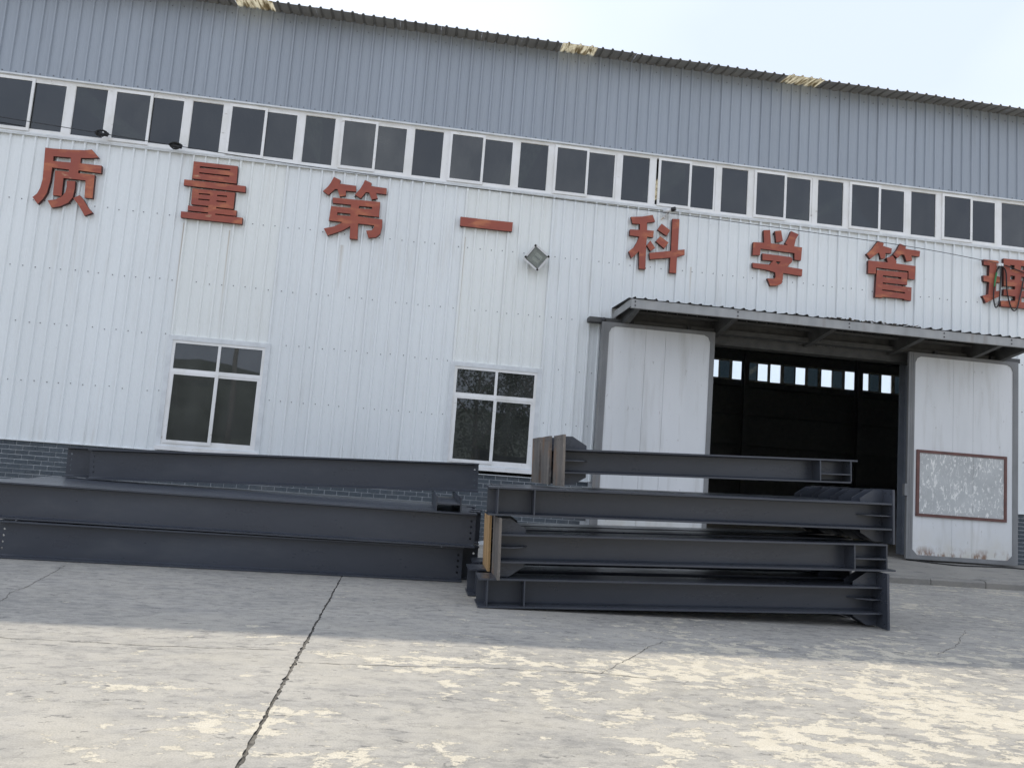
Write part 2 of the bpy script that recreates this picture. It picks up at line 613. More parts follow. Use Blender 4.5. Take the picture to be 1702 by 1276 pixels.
# raised concrete apron in front of the doors, with a kerb face
ap = MB()
prof = [(-1.83, 0.0), (-1.83, .10), (-1.82, .126), (-.9, .20), (-.02, .262), (-.02, 0.0)]
r2 = random.Random(11)
xs = [4.6 + .25 * k for k in range(45)]
rows = []
for x in xs:
    rows.append([(x, y + (r2.uniform(-.006, .006) if 0 < i < 3 else 0), z + (r2.uniform(-.006, .006) if 0 < i < 3 else 0)) for i, (y, z) in enumerate(prof)])
for A, B in zip(rows, rows[1:]):
    for i in range(len(prof) - 1):
        ap.quad(A[i], B[i], B[i + 1], A[i + 1])
i = len(ap.v); ap.v += rows[0]; ap.f.append(tuple(range(i, i + 6)))
i = len(ap.v); ap.v += rows[-1]; ap.f.append(tuple(range(i, i + 6)))
apron = tag(ap.obj('door_apron', 'apron_concrete'), 'low concrete apron with kerb before the doors', kind='structure')
kx_ = 4.6
while kx_ < 15.5:
    ln = r2.uniform(.95, 1.05)
    kb = MB().plate([[(-1.985, .0), (-1.832, .0), (-1.832, .118), (-1.955, .118), (-1.985, .088)]], lambda u, v, w: (w, u, v), ln - .012).obj('kerb_stone', 'kerb_concrete', apron)
    kb.location = (kx_, r2.uniform(-.006, .001), r2.uniform(-.004, .004))
    kx_ += ln
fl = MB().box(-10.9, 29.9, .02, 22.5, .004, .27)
tag(fl.obj('workshop_floor', 'floor_concrete'), 'concrete floor inside the workshop, interior gloom put into its colour', kind='structure')

# hills behind the photographer (seen mirrored in the lower windows)
hb = MB()
NX = 60
r3 = random.Random(21)
ridge = []
for k in range(NX + 1):
    x = -900 + 1800 * k / NX
    h = 26 + 20 * math.exp(-((x + 130) / 120) ** 2) + 14 * math.exp(-((x - 220) / 140) ** 2) + 12 * math.exp(-((x + 420) / 160) ** 2) + r3.uniform(-2, 2)
    ridge.append((x, h))
for (xa, ha), (xb, hb_) in zip(ridge, ridge[1:]):
    hb.quad((xa, -260, -.5), (xb, -260, -.5), (xb, -330, hb_ * .45), (xa, -330, ha * .45))
    hb.quad((xa, -330, ha * .45), (xb, -330, hb_ * .45), (xb, -420, hb_), (xa, -420, ha))
    hb.quad((xa, -420, ha), (xb, -420, hb_), (xb, -600, -.5), (xa, -600, -.5))
tag(hb.obj('hill', 'hill_ground', smooth=True), 'wooded hills across the yard, mirrored in the lower left window', kind='structure')

# ================================================================== the workshop
B = empty('workshop_building')
tag(B, 'long white and blue-grey corrugated steel workshop with a strip of upper windows', 'workshop')
XL, XR, YB = -10.98, 30.0, 22.6
PW = .825
RP = PW / 4
OPEN = [(-4.38, -2.73, 1.33, 3.23), (.57, 2.17, 1.38, 3.22), (5.32, 9.78, .0, 4.22)]
SIDE_OPEN = [(a, b, 1.0, d) for a, b, c, d in OPEN]

def panel_mesh(xa, width, zb, zt, opens, rib=.030, rounds=4):
    """one wall sheet: ribs every quarter width, small swages between; x is relative to xa"""
    p = []
    pr = width / rounds
    for k in range(rounds):
        o = k * pr
        e = -.007 if k == 0 else 0
        p += [(o - .026, e), (o - .014, e - rib), (o + .014, e - rib), (o + .026, 0), (o + .082, 0), (o + .092, -.002), (o + .112, -.002), (o + .122, 0)]
    p.append((width - .031 + .018, 0))
    br = sorted({round(v - xa, 4) for o in opens for v in o[:2] if xa - .04 < v < xa + width + .02})
    for b in br:
        for (x0, y0), (x1, y1) in zip(p, p[1:]):
            if x0 < b < x1:
                p.append((b, y0 + (y1 - y0) * (b - x0) / (x1 - x0)))
                p.sort(key=lambda q: q[0])
                break
    b = MB()
    for (x0, y0), (x1, y1) in zip(p, p[1:]):
        xm = xa + (x0 + x1) / 2
        zs = [(zb, zt)]
        for (oa, ob, oz0, oz1) in opens:
            if oa < xm < ob:
                nz = []
                for (a, c) in zs:
                    if oz0 > a:
                        nz.append((a, min(c, oz0)))
                    if oz1 < c:
                        nz.append((max(a, oz1), c))
                zs = nz
        for (a, c) in zs:
            if c - a > .01:
                b.quad((x0, y0, a), (x1, y1, a), (x1, y1, c), (x0, y0, c))
    return b

pure = {}
n_low = int(round((XR - XL) / PW))
for k in range(n_low):
    xa = XL + PW * k
    hit = any(o[0] < xa + PW + .02 and o[1] > xa - .04 for o in OPEN)
    if hit:
        me = panel_mesh(xa, PW, 1.262, 6.585, SIDE_OPEN).mesh('wall_sheet', 'white_sheet', fix=False)
    else:
        if 'low' not in pure:
            pure['low'] = panel_mesh(-1000, PW, 1.262, 6.585, []).mesh('wall_sheet', 'white_sheet', fix=False)
        me = pure['low']
    if not len(me.polygons):
        continue
    o = link('wall_sheet', me, B, (xa, 0, rnd.uniform(-.006, .006)))
    v = rnd.uniform(.975, 1.0)
    o.color = (v, v, v, 1)
    if -4.5 < xa < -2.8 or .5 < xa < 2.0:
        o.color = (1.01, 1.0, .97, 1)
off_up = -2.05                                             # upper sheets are set out from another point
kx = int((XL - off_up) / .832)
x = off_up + kx * .832
pure['up'] = panel_mesh(-1000, .832, 7.655, 9.56, [], .028).mesh('upper_wall_sheet', 'blue_sheet', fix=False)
while x < XR - .5:
    o = link('upper_wall_sheet', pure['up'], B, (x, -.012, rnd.uniform(-.012, .008)))
    o.rotation_euler = (0, rnd.uniform(-.0012, .0012), 0)
    v = rnd.uniform(.93, 1.0)
    o.color = (v, v, v, 1)
    x += .832

# fixing screws in rows (too small to count)
sc = MB()
def screws(z, xa, xb, pitch, y, skip=.04, opens=(), sz=.0075):
    n = int((xb - xa) / pitch)
    for k in range(n):
        x = xa + k * pitch + pitch * .5 + rnd.uniform(-.02, .02)
        if rnd.random() < skip or any(o[0] - .1 < x < o[1] + .1 and o[2] - .1 < z < o[3] + .1 for o in opens):
            continue
        zz = z + rnd.uniform(-.012, .012)
        sc.box(x - sz, x + sz, y - .010, y + .001, zz - sz, zz + sz)
for z in (2.28, 3.28, 4.25, 5.42):
    screws(z, XL, 16, RP, 0, .05, OPEN)
screws(9.33, off_up + kx * .832, 16, .208, -.012, .15)
screws(7.70, off_up + kx * .832, 16, .208, -.012, .1, sz=.009)
sco = sc.obj('fixing_screws', 'bolt_steel', B)
sco['kind'] = 'stuff'

# flashings under and over the window strip, drip edge over the bricks
t = MB(); t.box(XL, XR, -.055, .03, 7.632, 7.660)
t.obj('head_flashing', 'trim', B)
t = MB(); t.box(XL, XR, -.050, .05, 6.585, 6.612)
t.box(XL, XR, -.046, -.040, 6.560, 6.585)
t.obj('sill_flashing', 'trim', B)
t = MB()
for a, b in ((XL, 3.2), (11.7, XR)):
    t.box(a, b, -.034, .03, 1.250, 1.262)
t.obj('drip_edge', 'trim', B)

# ------------------------------------------------ strip windows
UZ0, UZ1, UP = 6.612, 7.632, 2.006
def f_xz(y0):
    return lambda u, v, w: (u, y0 + w, v)
def rect(a, b, c, d):
    return [(a, c), (b, c), (b, d), (a, d)]
fr_me = MB().plate([rect(0, UP, UZ0, UZ1), rect(.012, 1.222, UZ0 + .055, UZ1 - .045), rect(1.338, 1.888, UZ0 + .055, UZ1 - .05)], f_xz(-.012), .075).mesh('window', 'white_frame')
s1_me = MB().plate([rect(0, .668, UZ0 + .028, UZ1 - .030), rect(.046, .622, UZ0 + .082, UZ1 - .080)], f_xz(-.040), .027).mesh('sash', 'white_frame')
s2_me = MB().plate([rect(.61, 1.226, UZ0 + .050, UZ1 - .04), rect(.655, 1.190, UZ0 + .082, UZ1 - .088)], f_xz(-.010), .024).mesh('sash', 'white_frame')
g1_me = MB().box(.040, .628, -.028, -.022, UZ0 + .076, UZ1 - .074).mesh('pane', 'tinted_glass')
g2_me = MB().box(.650, 1.195, 0, .006, UZ0 + .076, UZ1 - .082).mesh('pane', 'tinted_glass')
g3_me = MB().box(1.330, 1.896, .012, .018, UZ0 + .05, UZ1 - .045).mesh('pane', 'tinted_glass')
bead_me = MB().plate([rect(1.332, 1.894, UZ0 + .050, UZ1 - .045), rect(1.346, 1.880, UZ0 + .064, UZ1 - .059)], f_xz(-.004), .014).mesh('bead', 'white_frame')
c1_me = g1_me.copy(); c1_me.materials[0] = MAT['clear_glass']
c2_me = g2_me.copy(); c2_me.materials[0] = MAT['clear_glass']
c3_me = g3_me.copy(); c3_me.materials[0] = MAT['clear_glass']
def dusty(o):
    v = rnd.choice((.10, .14, .2, .3, .5))
    o.color = (v, v * .98, v * .88, 1)
x0 = -5.858 - 2 * UP
k = 0
while x0 < XR - 2:
    w = link('window', fr_me, B, (x0, 0, 0))
    ofs = .05 if k == 7 else rnd.uniform(-.004, .008)
    link('sash', s1_me, w, (ofs, 0, 0)); link('sash', s2_me, w, (rnd.uniform(-.01, .006), 0, 0)); link('bead', bead_me, w)
    dusty(link('pane', g1_me, w, (ofs, 0, 0))); dusty(link('pane', g2_me, w)); dusty(link('pane', g3_me, w))
    x0 += UP; k += 1
# rear wall strip: some panes clear and bright, others dark
pat = [1, 0, 1, 0, 1, 1, 0, 1, 0, 1, 0, 1]
x0 = 16.1 - 13 * UP
k = 0
while x0 < XR - 2:
    w = link('window', fr_me, B, (x0, YB, 0))
    link('sash', s1_me, w); link('sash', s2_me, w)
    for j, (gm, cm) in enumerate(((g1_me, c1_me), (g2_me, c2_me), (g3_me, c3_me))):
        o = link('pane', cm if pat[(k * 3 + j) % 12] else g1_me if j == 0 else g2_me if j == 1 else g3_me, w)
        o.color = (.08, .08, .07, 1)
    x0 += UP; k += 1

# ------------------------------------------------ the two lower windows
def lower_window(xa, xb, za, zb, seed):
    wd, ht = xb - xa, zb - za
    sur = .062
    # sheet-metal surround
    w = MB().plate([rect(xa - .045, xb + .045, za - .06, zb + .045), rect(xa + .035, xb - .035, za + .035, zb - .035)], f_xz(-.045), .06).obj('window', 'trim', B)
    f0 = .035
    tz = zb - .30 * ht
    xm = (xa + xb) / 2 + .01
    fr = MB()
    fr.plate([rect(xa + f0, xb - f0, za + f0, zb - f0), rect(xa + f0 + .05, xm - .024, tz + .035, zb - f0 - .05), rect(xm + .024, xb - f0 - .05, tz + .035, zb - f0 - .05), rect(xa + f0 + .05, xb - f0 - .05, za + f0 + .05, tz - .035)], f_xz(-.034), .05)
    fr.obj('frame', 'white_frame', w)
    zl0, zl1 = za + f0 + .03, tz - .015
    MB().plate([rect(xa + f0 + .03, xm + .035, zl0, zl1), rect(xa + f0 + .085, xm - .022, zl0 + .055, zl1 - .055)], f_xz(-.052), .022).obj('sash', 'white_frame', w)
    MB().plate([rect(xm - .02, xb - f0 - .03, zl0 + .01, zl1 - .01), rect(xm + .032, xb - f0 - .085, zl0 + .06, zl1 - .06)], f_xz(-.026), .022).obj('sash', 'white_frame', w)
    for (a, b, c, d, y) in ((xa + f0 + .04, xm - .015, tz + .03, zb - f0 - .04, -.012), (xm + .015, xb - f0 - .04, tz + .03, zb - f0 - .04, -.012),
                            (xa + f0 + .08, xm - .018, zl0 + .05, zl1 - .05, -.044), (xm + .03, xb - f0 - .08, zl0 + .055, zl1 - .055, -.018)):
        o = MB().box(a, b, y, y + .006, c, d).obj('pane', 'tinted_glass', w)
        o.color = (.34, .35, .33, 1)
    MB().box(xa - .045, xb + .045, -.075, -.046, za - .058, za + .012).obj('sill', 'white_frame', w)
lower_window(*OPEN[0], 1)
lower_window(*OPEN[1], 2)

# ------------------------------------------------ brick plinth
CO, BLN = .0785, .2150
pl = MB()
pl.box(XL, 5.32, .006, .20, 0, 1.250)
pl.box(9.78, XR, .006, .20, 0, 1.250)
plinth = pl.obj('brick_plinth', 'mortar', B)
brick_me = MB().box(0, BLN - .011, -.004, .02, 0, CO - .011).mesh('brick', 'dark_brick')
half_me = MB().box(0, BLN / 2 - .011, -.004, .02, 0, CO - .011).mesh('brick', 'dark_brick')
rest = MB()
nb = 0
for row in range(16):
    z1 = 1.244 - row * CO
    z0 = z1 - (CO - .011)
    if z0 < 0:
        break
    for (a, b) in ((XL + .02, 3.30), (11.62, 14.6)):
        x = a - (BLN / 2 if row % 2 else 0)
        while x < b - .02:
            seen = (-8.3 < x < -4.6 and z0 > .62) or (-4.6 <= x < .5 and .86 < z0 < 1.17) or (.5 <= x < 2.3 and z0 > .72) or (11.6 < x < 12.3)
            if x < a or x + BLN > b:
                pass
            elif seen and nb < 300:
                o = link('brick', brick_me, plinth, (x + rnd.uniform(-.002, .002), rnd.uniform(-.002, .001), z0 + rnd.uniform(-.0015, .0015)))
                nb += 1
            else:
                rest.box(x, x + BLN - .011, -.004, .02, z0, z0 + CO - .011)
            x += BLN
ro = rest.obj('bricks', 'dark_brick', plinth)
ro['kind'] = 'stuff'

# ------------------------------------------------ roof
SL = .125
EY, EZ = -.42, 9.425
RIDGE_Y = 11.3
def roof_prof(w):
    p = [(0, 0)]
    n = max(1, int(round(w / .2)))
    q = w / n
    for k in range(n):
        o = k * q + q * .5
        p += [(o - .030, 0), (o - .013, .030), (o + .013, .030), (o + .030, 0)]
    p.append((w, 0))
    return p
def roof_piece(x0, x1, name, mat, lift=0.0, ey=EY):
    b = MB()
    p = roof_prof(x1 - x0)
    for (xa, za), (xb, zb) in zip(p, p[1:]):
        def pt(x, z, y):
            return (x0 + x, y, EZ + (y - EY) * SL + z + lift)
        b.quad(pt(xa, za, ey), pt(xb, zb, ey), pt(xb, zb, RIDGE_Y), pt(xa, za, RIDGE_Y))
        b.quad(pt(xa, za + .006, ey), pt(xa, za + .006, RIDGE_Y), pt(xb, zb + .006, RIDGE_Y), pt(xb, zb + .006, ey))
        b.quad(pt(xa, za, ey), pt(xa, za + .006, ey), pt(xb, zb + .006, ey), pt(xb, zb, ey))
    return b.obj(name, mat, B, fix=False)
LIGHTS = [(-3.93, -3.24), (2.11, 2.79), (6.62, 7.37), (12.3, 13.0), (18.3, 19.0), (24.3, 25.0), (-9.9, -9.2)]
cuts = sorted([XL - .3, XR + .3] + [v for l in LIGHTS for v in l])
for a, b in zip(cuts[::2], cuts[1::2]):
    n = max(1, int(round((b - a) / .82)))
    for k in range(n):
        roof_piece(a + (b - a) * k / n, a + (b - a) * (k + 1) / n - .002, 'roof_sheet', 'roof_sheet', rnd.uniform(-.006, .006), EY + rnd.uniform(-.015, .015))
for a, b in LIGHTS:
    roof_piece(a + .002, b - .002, 'skylight', 'fibreglass', .004, EY - .02)
b = MB()
b.quad((XL - .3, RIDGE_Y, EZ + (RIDGE_Y - EY) * SL), (XR + .3, RIDGE_Y, EZ + (RIDGE_Y - EY) * SL), (XR + .3, YB + .4, EZ), (XL - .3, YB + .4, EZ))
b.obj('rear_roof', 'roof_sheet', B)
# closer strip between wall head and roof
MB().box(XL, XR, .0, .05, 9.40, 9.47).obj('eave_closer', 'roof_sheet', B)

# ------------------------------------------------ rear and end walls, inner frame
rw = MB()
rw.box(XL, XR, YB, YB + .06, 0, UZ0)
rw.box(XL, XR, YB, YB + .06, UZ1, 9.48)
rw.obj('rear_wall', 'interior_steel', B)
for xx in (XL, XR):
    g = MB()
    g.plate([[(0.06, 0), (YB, 0), (YB, 9.47), (RIDGE_Y, 10.88), (0.06, 9.47)]], lambda u, v, w, xx=xx: (xx + w, u, v), .06)
    g.obj('end_wall', 'interior_steel', B)
for k in range(7):
    x = -9.0 + 6.0 * k + .9
    for yc in (.45, 22.1):
        c = MB()
        c.box(x - .12, x + .12, yc - .2, yc - .185, .27, 9.3); c.box(x - .12, x + .12, yc + .185, yc + .2, .27, 9.3); c.box(x - .006, x + .006, yc - .184, yc + .184, .27, 9.3)
        c.obj('column', 'interior_steel', B)
    r = MB()
    for (ya, za, yc, zc) in ((.3, 9.05, 11.3, 10.5), (11.3, 10.5, 22.3, 9.05)):
        i = len(r.v)
        r.v += [(x - .1, ya, za), (x + .1, ya, za), (x + .1, yc, zc), (x - .1, yc, zc), (x - .1, ya, za + .3), (x + .1, ya, za + .3), (x + .1, yc, zc + .3), (x - .1, yc, zc + .3)]
        r.f += [tuple(i + q for q in f) for f in ((3, 2, 1, 0), (4, 5, 6, 7), (0, 1, 5, 4), (1, 2, 6, 5), (2, 3, 7, 6), (3, 0, 4, 7))]
    r.obj('rafter', 'interior_steel', B)
for z in (1.9, 3.4, 4.9, 6.3, 8.1):
    MB().box(XL + .1, XR - .1, 22.38, 22.58, z, z + .07).obj('girt', 'interior_steel', B)

# ------------------------------------------------ canopy over the door
cx0, cx1 = 3.46, 11.40
cb = MB()
p = roof_prof(cx1 - cx0)
rc = random.Random(17)
wob = {}
for (xa, za), (xb, zb) in zip(p, p[1:]):
    def cp(x, z, y):
        kk = round(x, 3)
        wob.setdefault(kk, (rc.uniform(-.02, .02), rc.uniform(-.006, .008)))
        e = wob[kk]
        fy = -1.235 + e[0] if y < -1 else y
        return (cx0 + x, fy, (4.545 if y > -1 else 4.487 + e[1]) + z * .8)
    cb.quad(cp(xa, za, -1.2), cp(xb, zb, -1.2), cp(xb, zb, .02), cp(xa, za, .02))
canopy = cb.obj('canopy', 'dark_shaded_steel', B, fix=False)
f = MB()
f.box(cx0 + .05, cx1 - .05, -1.215, -1.207, 4.322, 4.478)
f.box(cx0 + .05, cx1 - .05, -1.207, -1.15, 4.322, 4.330)
f.box(cx0 + .05, cx1 - .05, -1.207, -1.15, 4.470, 4.478)
f.obj('fascia', 'canopy_steel', canopy)
for xe in (cx0 + .04, cx1 - .05):
    MB().box(xe, xe + .010, -1.20, -.04, 4.345, 4.475).obj('side_channel', 'canopy_steel', canopy)
for xb in (3.62, 5.42, 7.3, 9.05, 10.6, 11.2):
    bk = MB()
    bk.plate([[(-1.14, 4.345), (-1.14, 4.465), (-.04, 4.52), (-.04, 4.16), (-.30, 4.19)]], lambda u, v, w, xb=xb: (xb + w, u, v), .10)
    bk.obj('bracket', 'dark_shaded_steel', canopy)
for yy in (-.78, -.40):
    MB().box(cx0 + .2, cx1 - .2, yy, yy + .06, 4.41, 4.455).obj('purlin', 'dark_shaded_steel', canopy)
for xb in (3.58, 5.45, 7.55, 9.4, 10.75):
    for zz in (4.365, 4.435):
        MB().box(xb - .011, xb + .011, -1.224, -1.214, zz - .011, zz + .011).obj('bolt', 'dark_metal', canopy)
db = MB()                                                   # leaf litter caught behind the edge
for k in range(90):
    x = rc.gauss(8.05, .45) if k < 70 else rc.uniform(4.5, 11)
    y = rc.uniform(-1.2, -1.02); s = rc.uniform(.012, .05)
    z = 4.505
    vs_ = [(x + rc.uniform(-s, s) * 1.6, y + rc.uniform(-s, s), z + rc.uniform(-.01, s)) for _ in range(5)]
    i = len(db.v); db.v += vs_; db.f += [(i, i + 1, i + 2), (i, i + 2, i + 3), (i + 1, i + 3, i + 4), (i, i + 1, i + 4), (i + 2, i + 3, i + 4)]
dob = db.obj('leaf_litter', 'bark', canopy); dob['kind'] = 'stuff'

# door track and lintel
MB().box(3.0, 11.75, -.25, -.03, 4.215, 4.30).obj('door_track', 'dark_shaded_steel', B)
MB().box(5.2, 9.9, .0, .25, 4.05, 4.24).obj('lintel', 'dark_shaded_steel', B)
MB().box(3.55, 11.30, -.10, -.04, 4.30, 4.53).obj('dark_band', 'dark_shaded_steel', B)  # dark band added to hide the pale wall sheets under the canopy
for xx in (5.26, 9.785):
    MB().box(xx, xx + .06, -.045, .30, .27, 4.06).obj('door_jamb', 'grey_steel', B)

def door(xa, xb, za, zb, fl, fr, seams, label):
    inner = [(xa + fl + .10, za + .08), (xb - fr - .10, za + .08), (xb - fr, za + .18), (xb - fr, zb - .20), (xb - fr - .04, zb - .11), (xb - fr - .12, zb - .07), (xa + fl + .12, zb - .07), (xa + fl + .04, zb - .11), (xa + fl, zb - .20), (xa + fl, za + .18)]
    d = MB().plate([rect(xa, xb, za, zb), inner], f_xz(-.372), .055).obj('sliding_door', 'grey_steel', B)
    d['label'] = label
    for off in ((.045, .052), (.085, .092)):
        MB().box(xa + off[0] * fl / .13, xa + off[1] * fl / .13, -.378, -.3725, za + .02, zb - .02).obj('frame_rib', 'grey_steel', d)
    e = [xa + fl - .03] + seams + [xb - fr + .03]
    for a, b in zip(e, e[1:]):
        o = MB().box(a + .002, b - .002, -.358, -.322, za + .05, zb - .04).obj('door_panel', 'door_skin', d)
    MB().box(xa + .02, xb - .02, -.318, -.300, za + .03, zb - .03).obj('inner_skin', 'interior_steel', d)
    return d
dl = door(3.22, 5.385, .285, 4.205, .135, .085, [4.06, 4.44], 'white sliding door leaf left of the dark opening')
dr = door(9.30, 11.61, .275, 4.205, .13, .11, [10.24, 10.66], 'white sliding door leaf right of the opening, with notice board')
for xx in (3.26,):
    bb = bmesh.new(); bmesh.ops.create_uvsphere(bb, u_segments=12, v_segments=8, radius=.045)
    me = bpy.data.meshes.new('door_stop'); bb.to_mesh(me); bb.free(); me.materials.append(MAT['dark_metal']); me.shade_smooth()
    link('door_stop', me, dl, (xx, -.31, 4.25))
# rollers hanging both leaves from the track
for d, xs_ in ((dl, (3.8, 4.9)), (dr, (9.9, 11.1))):
    for xx in xs_:
        MB().box(xx - .03, xx + .03, -.31, -.255, 4.19, 4.28).obj('roller', 'dark_metal', d)
MB().box(9.235, 9.298, -.40, -.33, 1.45, 1.67).obj('latch', 'grey_steel', dr)
# notice board
bx0, bx1, bz0, bz1 = 9.485, 11.36, 1.078, 2.335
nb_ = MB().plate([rect(bx0, bx1, bz0, bz1), rect(bx0 + .055, bx1 - .055, bz0 + .055, bz1 - .055)], f_xz(-.392), .034).obj('board_frame', 'brown_frame', dr)
MB().box(bx0 + .045, 10.657, -.376, -.360, bz0 + .045, bz1 - .045).obj('notice_board', 'scraped_board', dr)
MB().box(10.662, bx1 - .045, -.376, -.360, bz0 + .045, bz1 - .045).obj('notice_board', 'scraped_board', dr)

# ================================================================== red sign characters
CHARS = [
  # zhi
  ((-6.409,5.815),[
   [[(-440,540),(-314,538),(1,555),(218,576),(325,602),(457,473),(356,448),(166,427),(170,331),(525,331),(531,192),(156,200),(152,149),(294,151),(432,150),(447,-275),(316,-279),(293,34),(-73,31),(-64,-295),(-205,-294),(-225,149),(-2,154),(-2,194),(-280,197),(-281,-47),(-307,-265),(-357,-378),(-429,-481),(-530,-369),(-465,-296),(-426,-184),(-408,-26),(-419,176)],[(-286,403),(-1,413),(9,324),(-280,316)]],
   [[(-14,-10),(127,1),(134,-139),(122,-297),(59,-400),(-61,-479),(-197,-519),(-278,-398),(-152,-365),(-53,-296),(-9,-217),(1,-120)]],
   [[(129,-310),(229,-242),(298,-311),(404,-454),(480,-529),(358,-603),(316,-536),(223,-404)]],
  ]),
  # liang
  ((-3.938,5.897),[
   [[(-414,523),(351,528),(360,202),(-404,205)],[(-296,449),(228,453),(224,427),(-299,416)],[(-297,333),(228,337),(226,313),(-297,310)]],
   [[(-537,172),(524,177),(531,63),(-535,64)]],
   [[(-383,26),(357,36),(359,-271),(62,-267),(65,-292),(420,-289),(420,-391),(62,-388),(59,-410),(534,-409),(536,-528),(-518,-526),(-526,-414),(-67,-406),(-64,-383),(-414,-384),(-420,-295),(-73,-290),(-70,-265),(-370,-266)],[(-261,-47),(-67,-42),(-67,-65),(-260,-71)],[(56,-43),(225,-41),(225,-63),(55,-67)],[(-260,-149),(-66,-145),(-66,-167),(-259,-172)],[(55,-146),(224,-145),(223,-165),(55,-169)]],
  ]),
  # di
  ((-1.486,5.882),[
   [[(-400,553),(-274,505),(-289,439),(10,434),(20,325),(-162,320),(-153,229),(-260,198),(-317,331),(-361,325),(-464,203),(-569,265),(-495,350),(-448,431)]],
   [[(158,564),(285,521),(279,462),(565,455),(570,339),(385,340),(422,245),(314,209),(258,336),(197,335),(120,209),(4,265),(87,380),(133,479)]],
   [[(-384,166),(472,181),(476,-103),(99,-101),(102,-132),(541,-142),(548,-275),(527,-416),(456,-487),(326,-513),(269,-382),(367,-365),(402,-314),(403,-268),(115,-267),(132,-564),(-11,-563),(-22,-328),(-53,-355),(-166,-437),(-407,-550),(-484,-427),(-304,-367),(-181,-286),(-171,-271),(-412,-270),(-395,3),(-53,9),(-44,68),(-374,63)],[(100,64),(338,69),(333,28),(99,17)],[(-275,-102),(-39,-100),(-40,-144),(-276,-153)]],
  ]),
  # yi
  ((0.966,5.875),[
   [[(-492,85),(-10,84),(491,90),(488,-85),(355,-90),(-488,-88)]],
  ]),
  # ke
  ((4.259,5.875),[
   [[(-548,459),(-321,491),(-122,547),(-65,419),(-225,379),(-217,234),(-83,238),(-86,104),(-209,107),(-214,-55),(-207,-531),(-329,-533),(-348,-193),(-400,-254),(-489,-346),(-552,-221),(-452,-126),(-403,-21),(-359,90),(-549,96),(-550,213),(-356,224),(-363,340),(-507,329)]],
   [[(-138,37),(-36,-97),(-127,-163),(-203,-63)]],
   [[(66,395),(241,281),(174,167),(-11,269)]],
   [[(51,147),(220,38),(143,-88),(-32,37)]],
   [[(274,515),(414,526),(413,-88),(547,-60),(552,-166),(403,-227),(403,-544),(269,-547),(275,-252),(-129,-329),(-147,-204),(279,-118)]],
  ]),
  # xue
  ((6.692,5.854),[
   [[(-509,260),(-289,273),(-311,521),(-178,542),(-150,275),(195,276),(141,310),(201,425),(254,569),(415,518),(359,420),(330,268),(494,264),(480,0),(345,2),(340,133),(-359,146),(-366,15),(-515,-1)]],
   [[(-78,531),(49,557),(92,350),(-40,307)]],
   [[(-315,55),(-19,53),(273,46),(310,4),(289,-55),(199,-155),(515,-172),(508,-309),(122,-288),(121,-412),(96,-505),(5,-554),(-134,-569),(-197,-429),(-58,-420),(-31,-383),(-40,-294),(-239,-259),(-499,-248),(-509,-153),(-150,-153),(-140,-113),(-84,-67),(-310,-75)],[(-37,-73),(67,-70),(17,-127),(-18,-109)]],
  ]),
  # guan
  ((9.112,5.857),[
   [[(-332,574),(-210,536),(-227,482),(-38,450),(-48,345),(-169,343),(-179,232),(-263,211),(-308,334),(-344,318),(-491,186),(-571,281),(-460,386),(-402,474)]],
   [[(135,568),(264,536),(253,477),(571,465),(561,348),(383,352),(404,249),(282,219),(231,352),(170,351),(87,267),(-5,332),(71,433)]],
   [[(-532,153),(-116,158),(-143,248),(-13,308),(70,190),(59,154),(479,147),(466,-132),(332,-129),(329,27),(-361,28),(-369,-100),(-531,-111)]],
   [[(-347,-19),(311,-4),(304,-259),(-215,-261),(-217,-288),(274,-296),(402,-300),(395,-571),(250,-563),(249,-546),(-215,-548),(-214,-571),(-370,-575)],[(-213,-115),(180,-114),(169,-154),(-218,-149)],[(-224,-401),(265,-410),(259,-438),(-226,-425)]],
  ]),
  # li
  ((11.660,5.878),[
   [[(-589,425),(-276,430),(-202,364),(-212,324),(-296,308),(-305,108),(-206,104),(-215,-24),(-304,-21),(-313,-205),(-209,-177),(-219,-303),(-354,-365),(-530,-470),(-609,-328),(-479,-286),(-460,-31),(-585,-24),(-591,92),(-467,91),(-453,311),(-583,313)]],
   [[(-145,493),(546,504),(525,-89),(267,-67),(262,-136),(515,-144),(509,-267),(257,-264),(252,-371),(610,-374),(599,-492),(-197,-505),(-208,-389),(115,-361),(120,-268),(-141,-270),(-137,-143),(109,-124),(114,-63),(-137,-75)],[(3,373),(102,375),(92,281),(-2,285)],[(245,381),(366,379),(361,295),(240,292)],[(9,153),(114,155),(98,70),(4,70)],[(251,155),(366,158),(361,74),(245,71)]],
  ]),
]
LBL = ['red sign character 质 at the far left of the wall', 'red sign character 量 above the left lower window', 'red sign character 第 between the two lower windows',
       'red sign character 一, a single bar left of the floodlight', 'red sign character 科 above the left end of the canopy', 'red sign character 学 above the middle of the canopy',
       'red sign character 管 between 学 and 理', 'red sign character 理 cut by the right edge, cable loops before it']
for ((cx, cz), comps), lab in zip(CHARS, LBL):
    root = empty('sign_character', (cx, 0, cz))
    tag(root, lab, 'sign letter', 'red characters of the wall slogan')
    for loops in comps:
        lp = [[(a / 1000, b / 1000) for a, b in l] for l in loops]
        st = MB().plate(lp, lambda u, v, w: (u, -.09 + w, v), .066).obj('stroke', 'red_letter', root)
        st.data.materials.append(MAT['shaded_letter_edge'])           # dark maroon returns of the boxed letters, slot shade put into their colour
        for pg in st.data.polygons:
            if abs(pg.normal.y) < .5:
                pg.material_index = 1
    # little fixing lugs on the sheet
    r = random.Random(int(cx * 100))
    allp = [p for c in comps for p in c[0]]
    for q in r.sample(allp, min(4, len(allp))):
        MB().box(q[0] / 1000 * .93 - .012, q[0] / 1000 * .93 + .012, -.03, .0, q[1] / 1000 * .93 - .012, q[1] / 1000 * .93 + .012).obj('fixing', 'dark_metal', root)

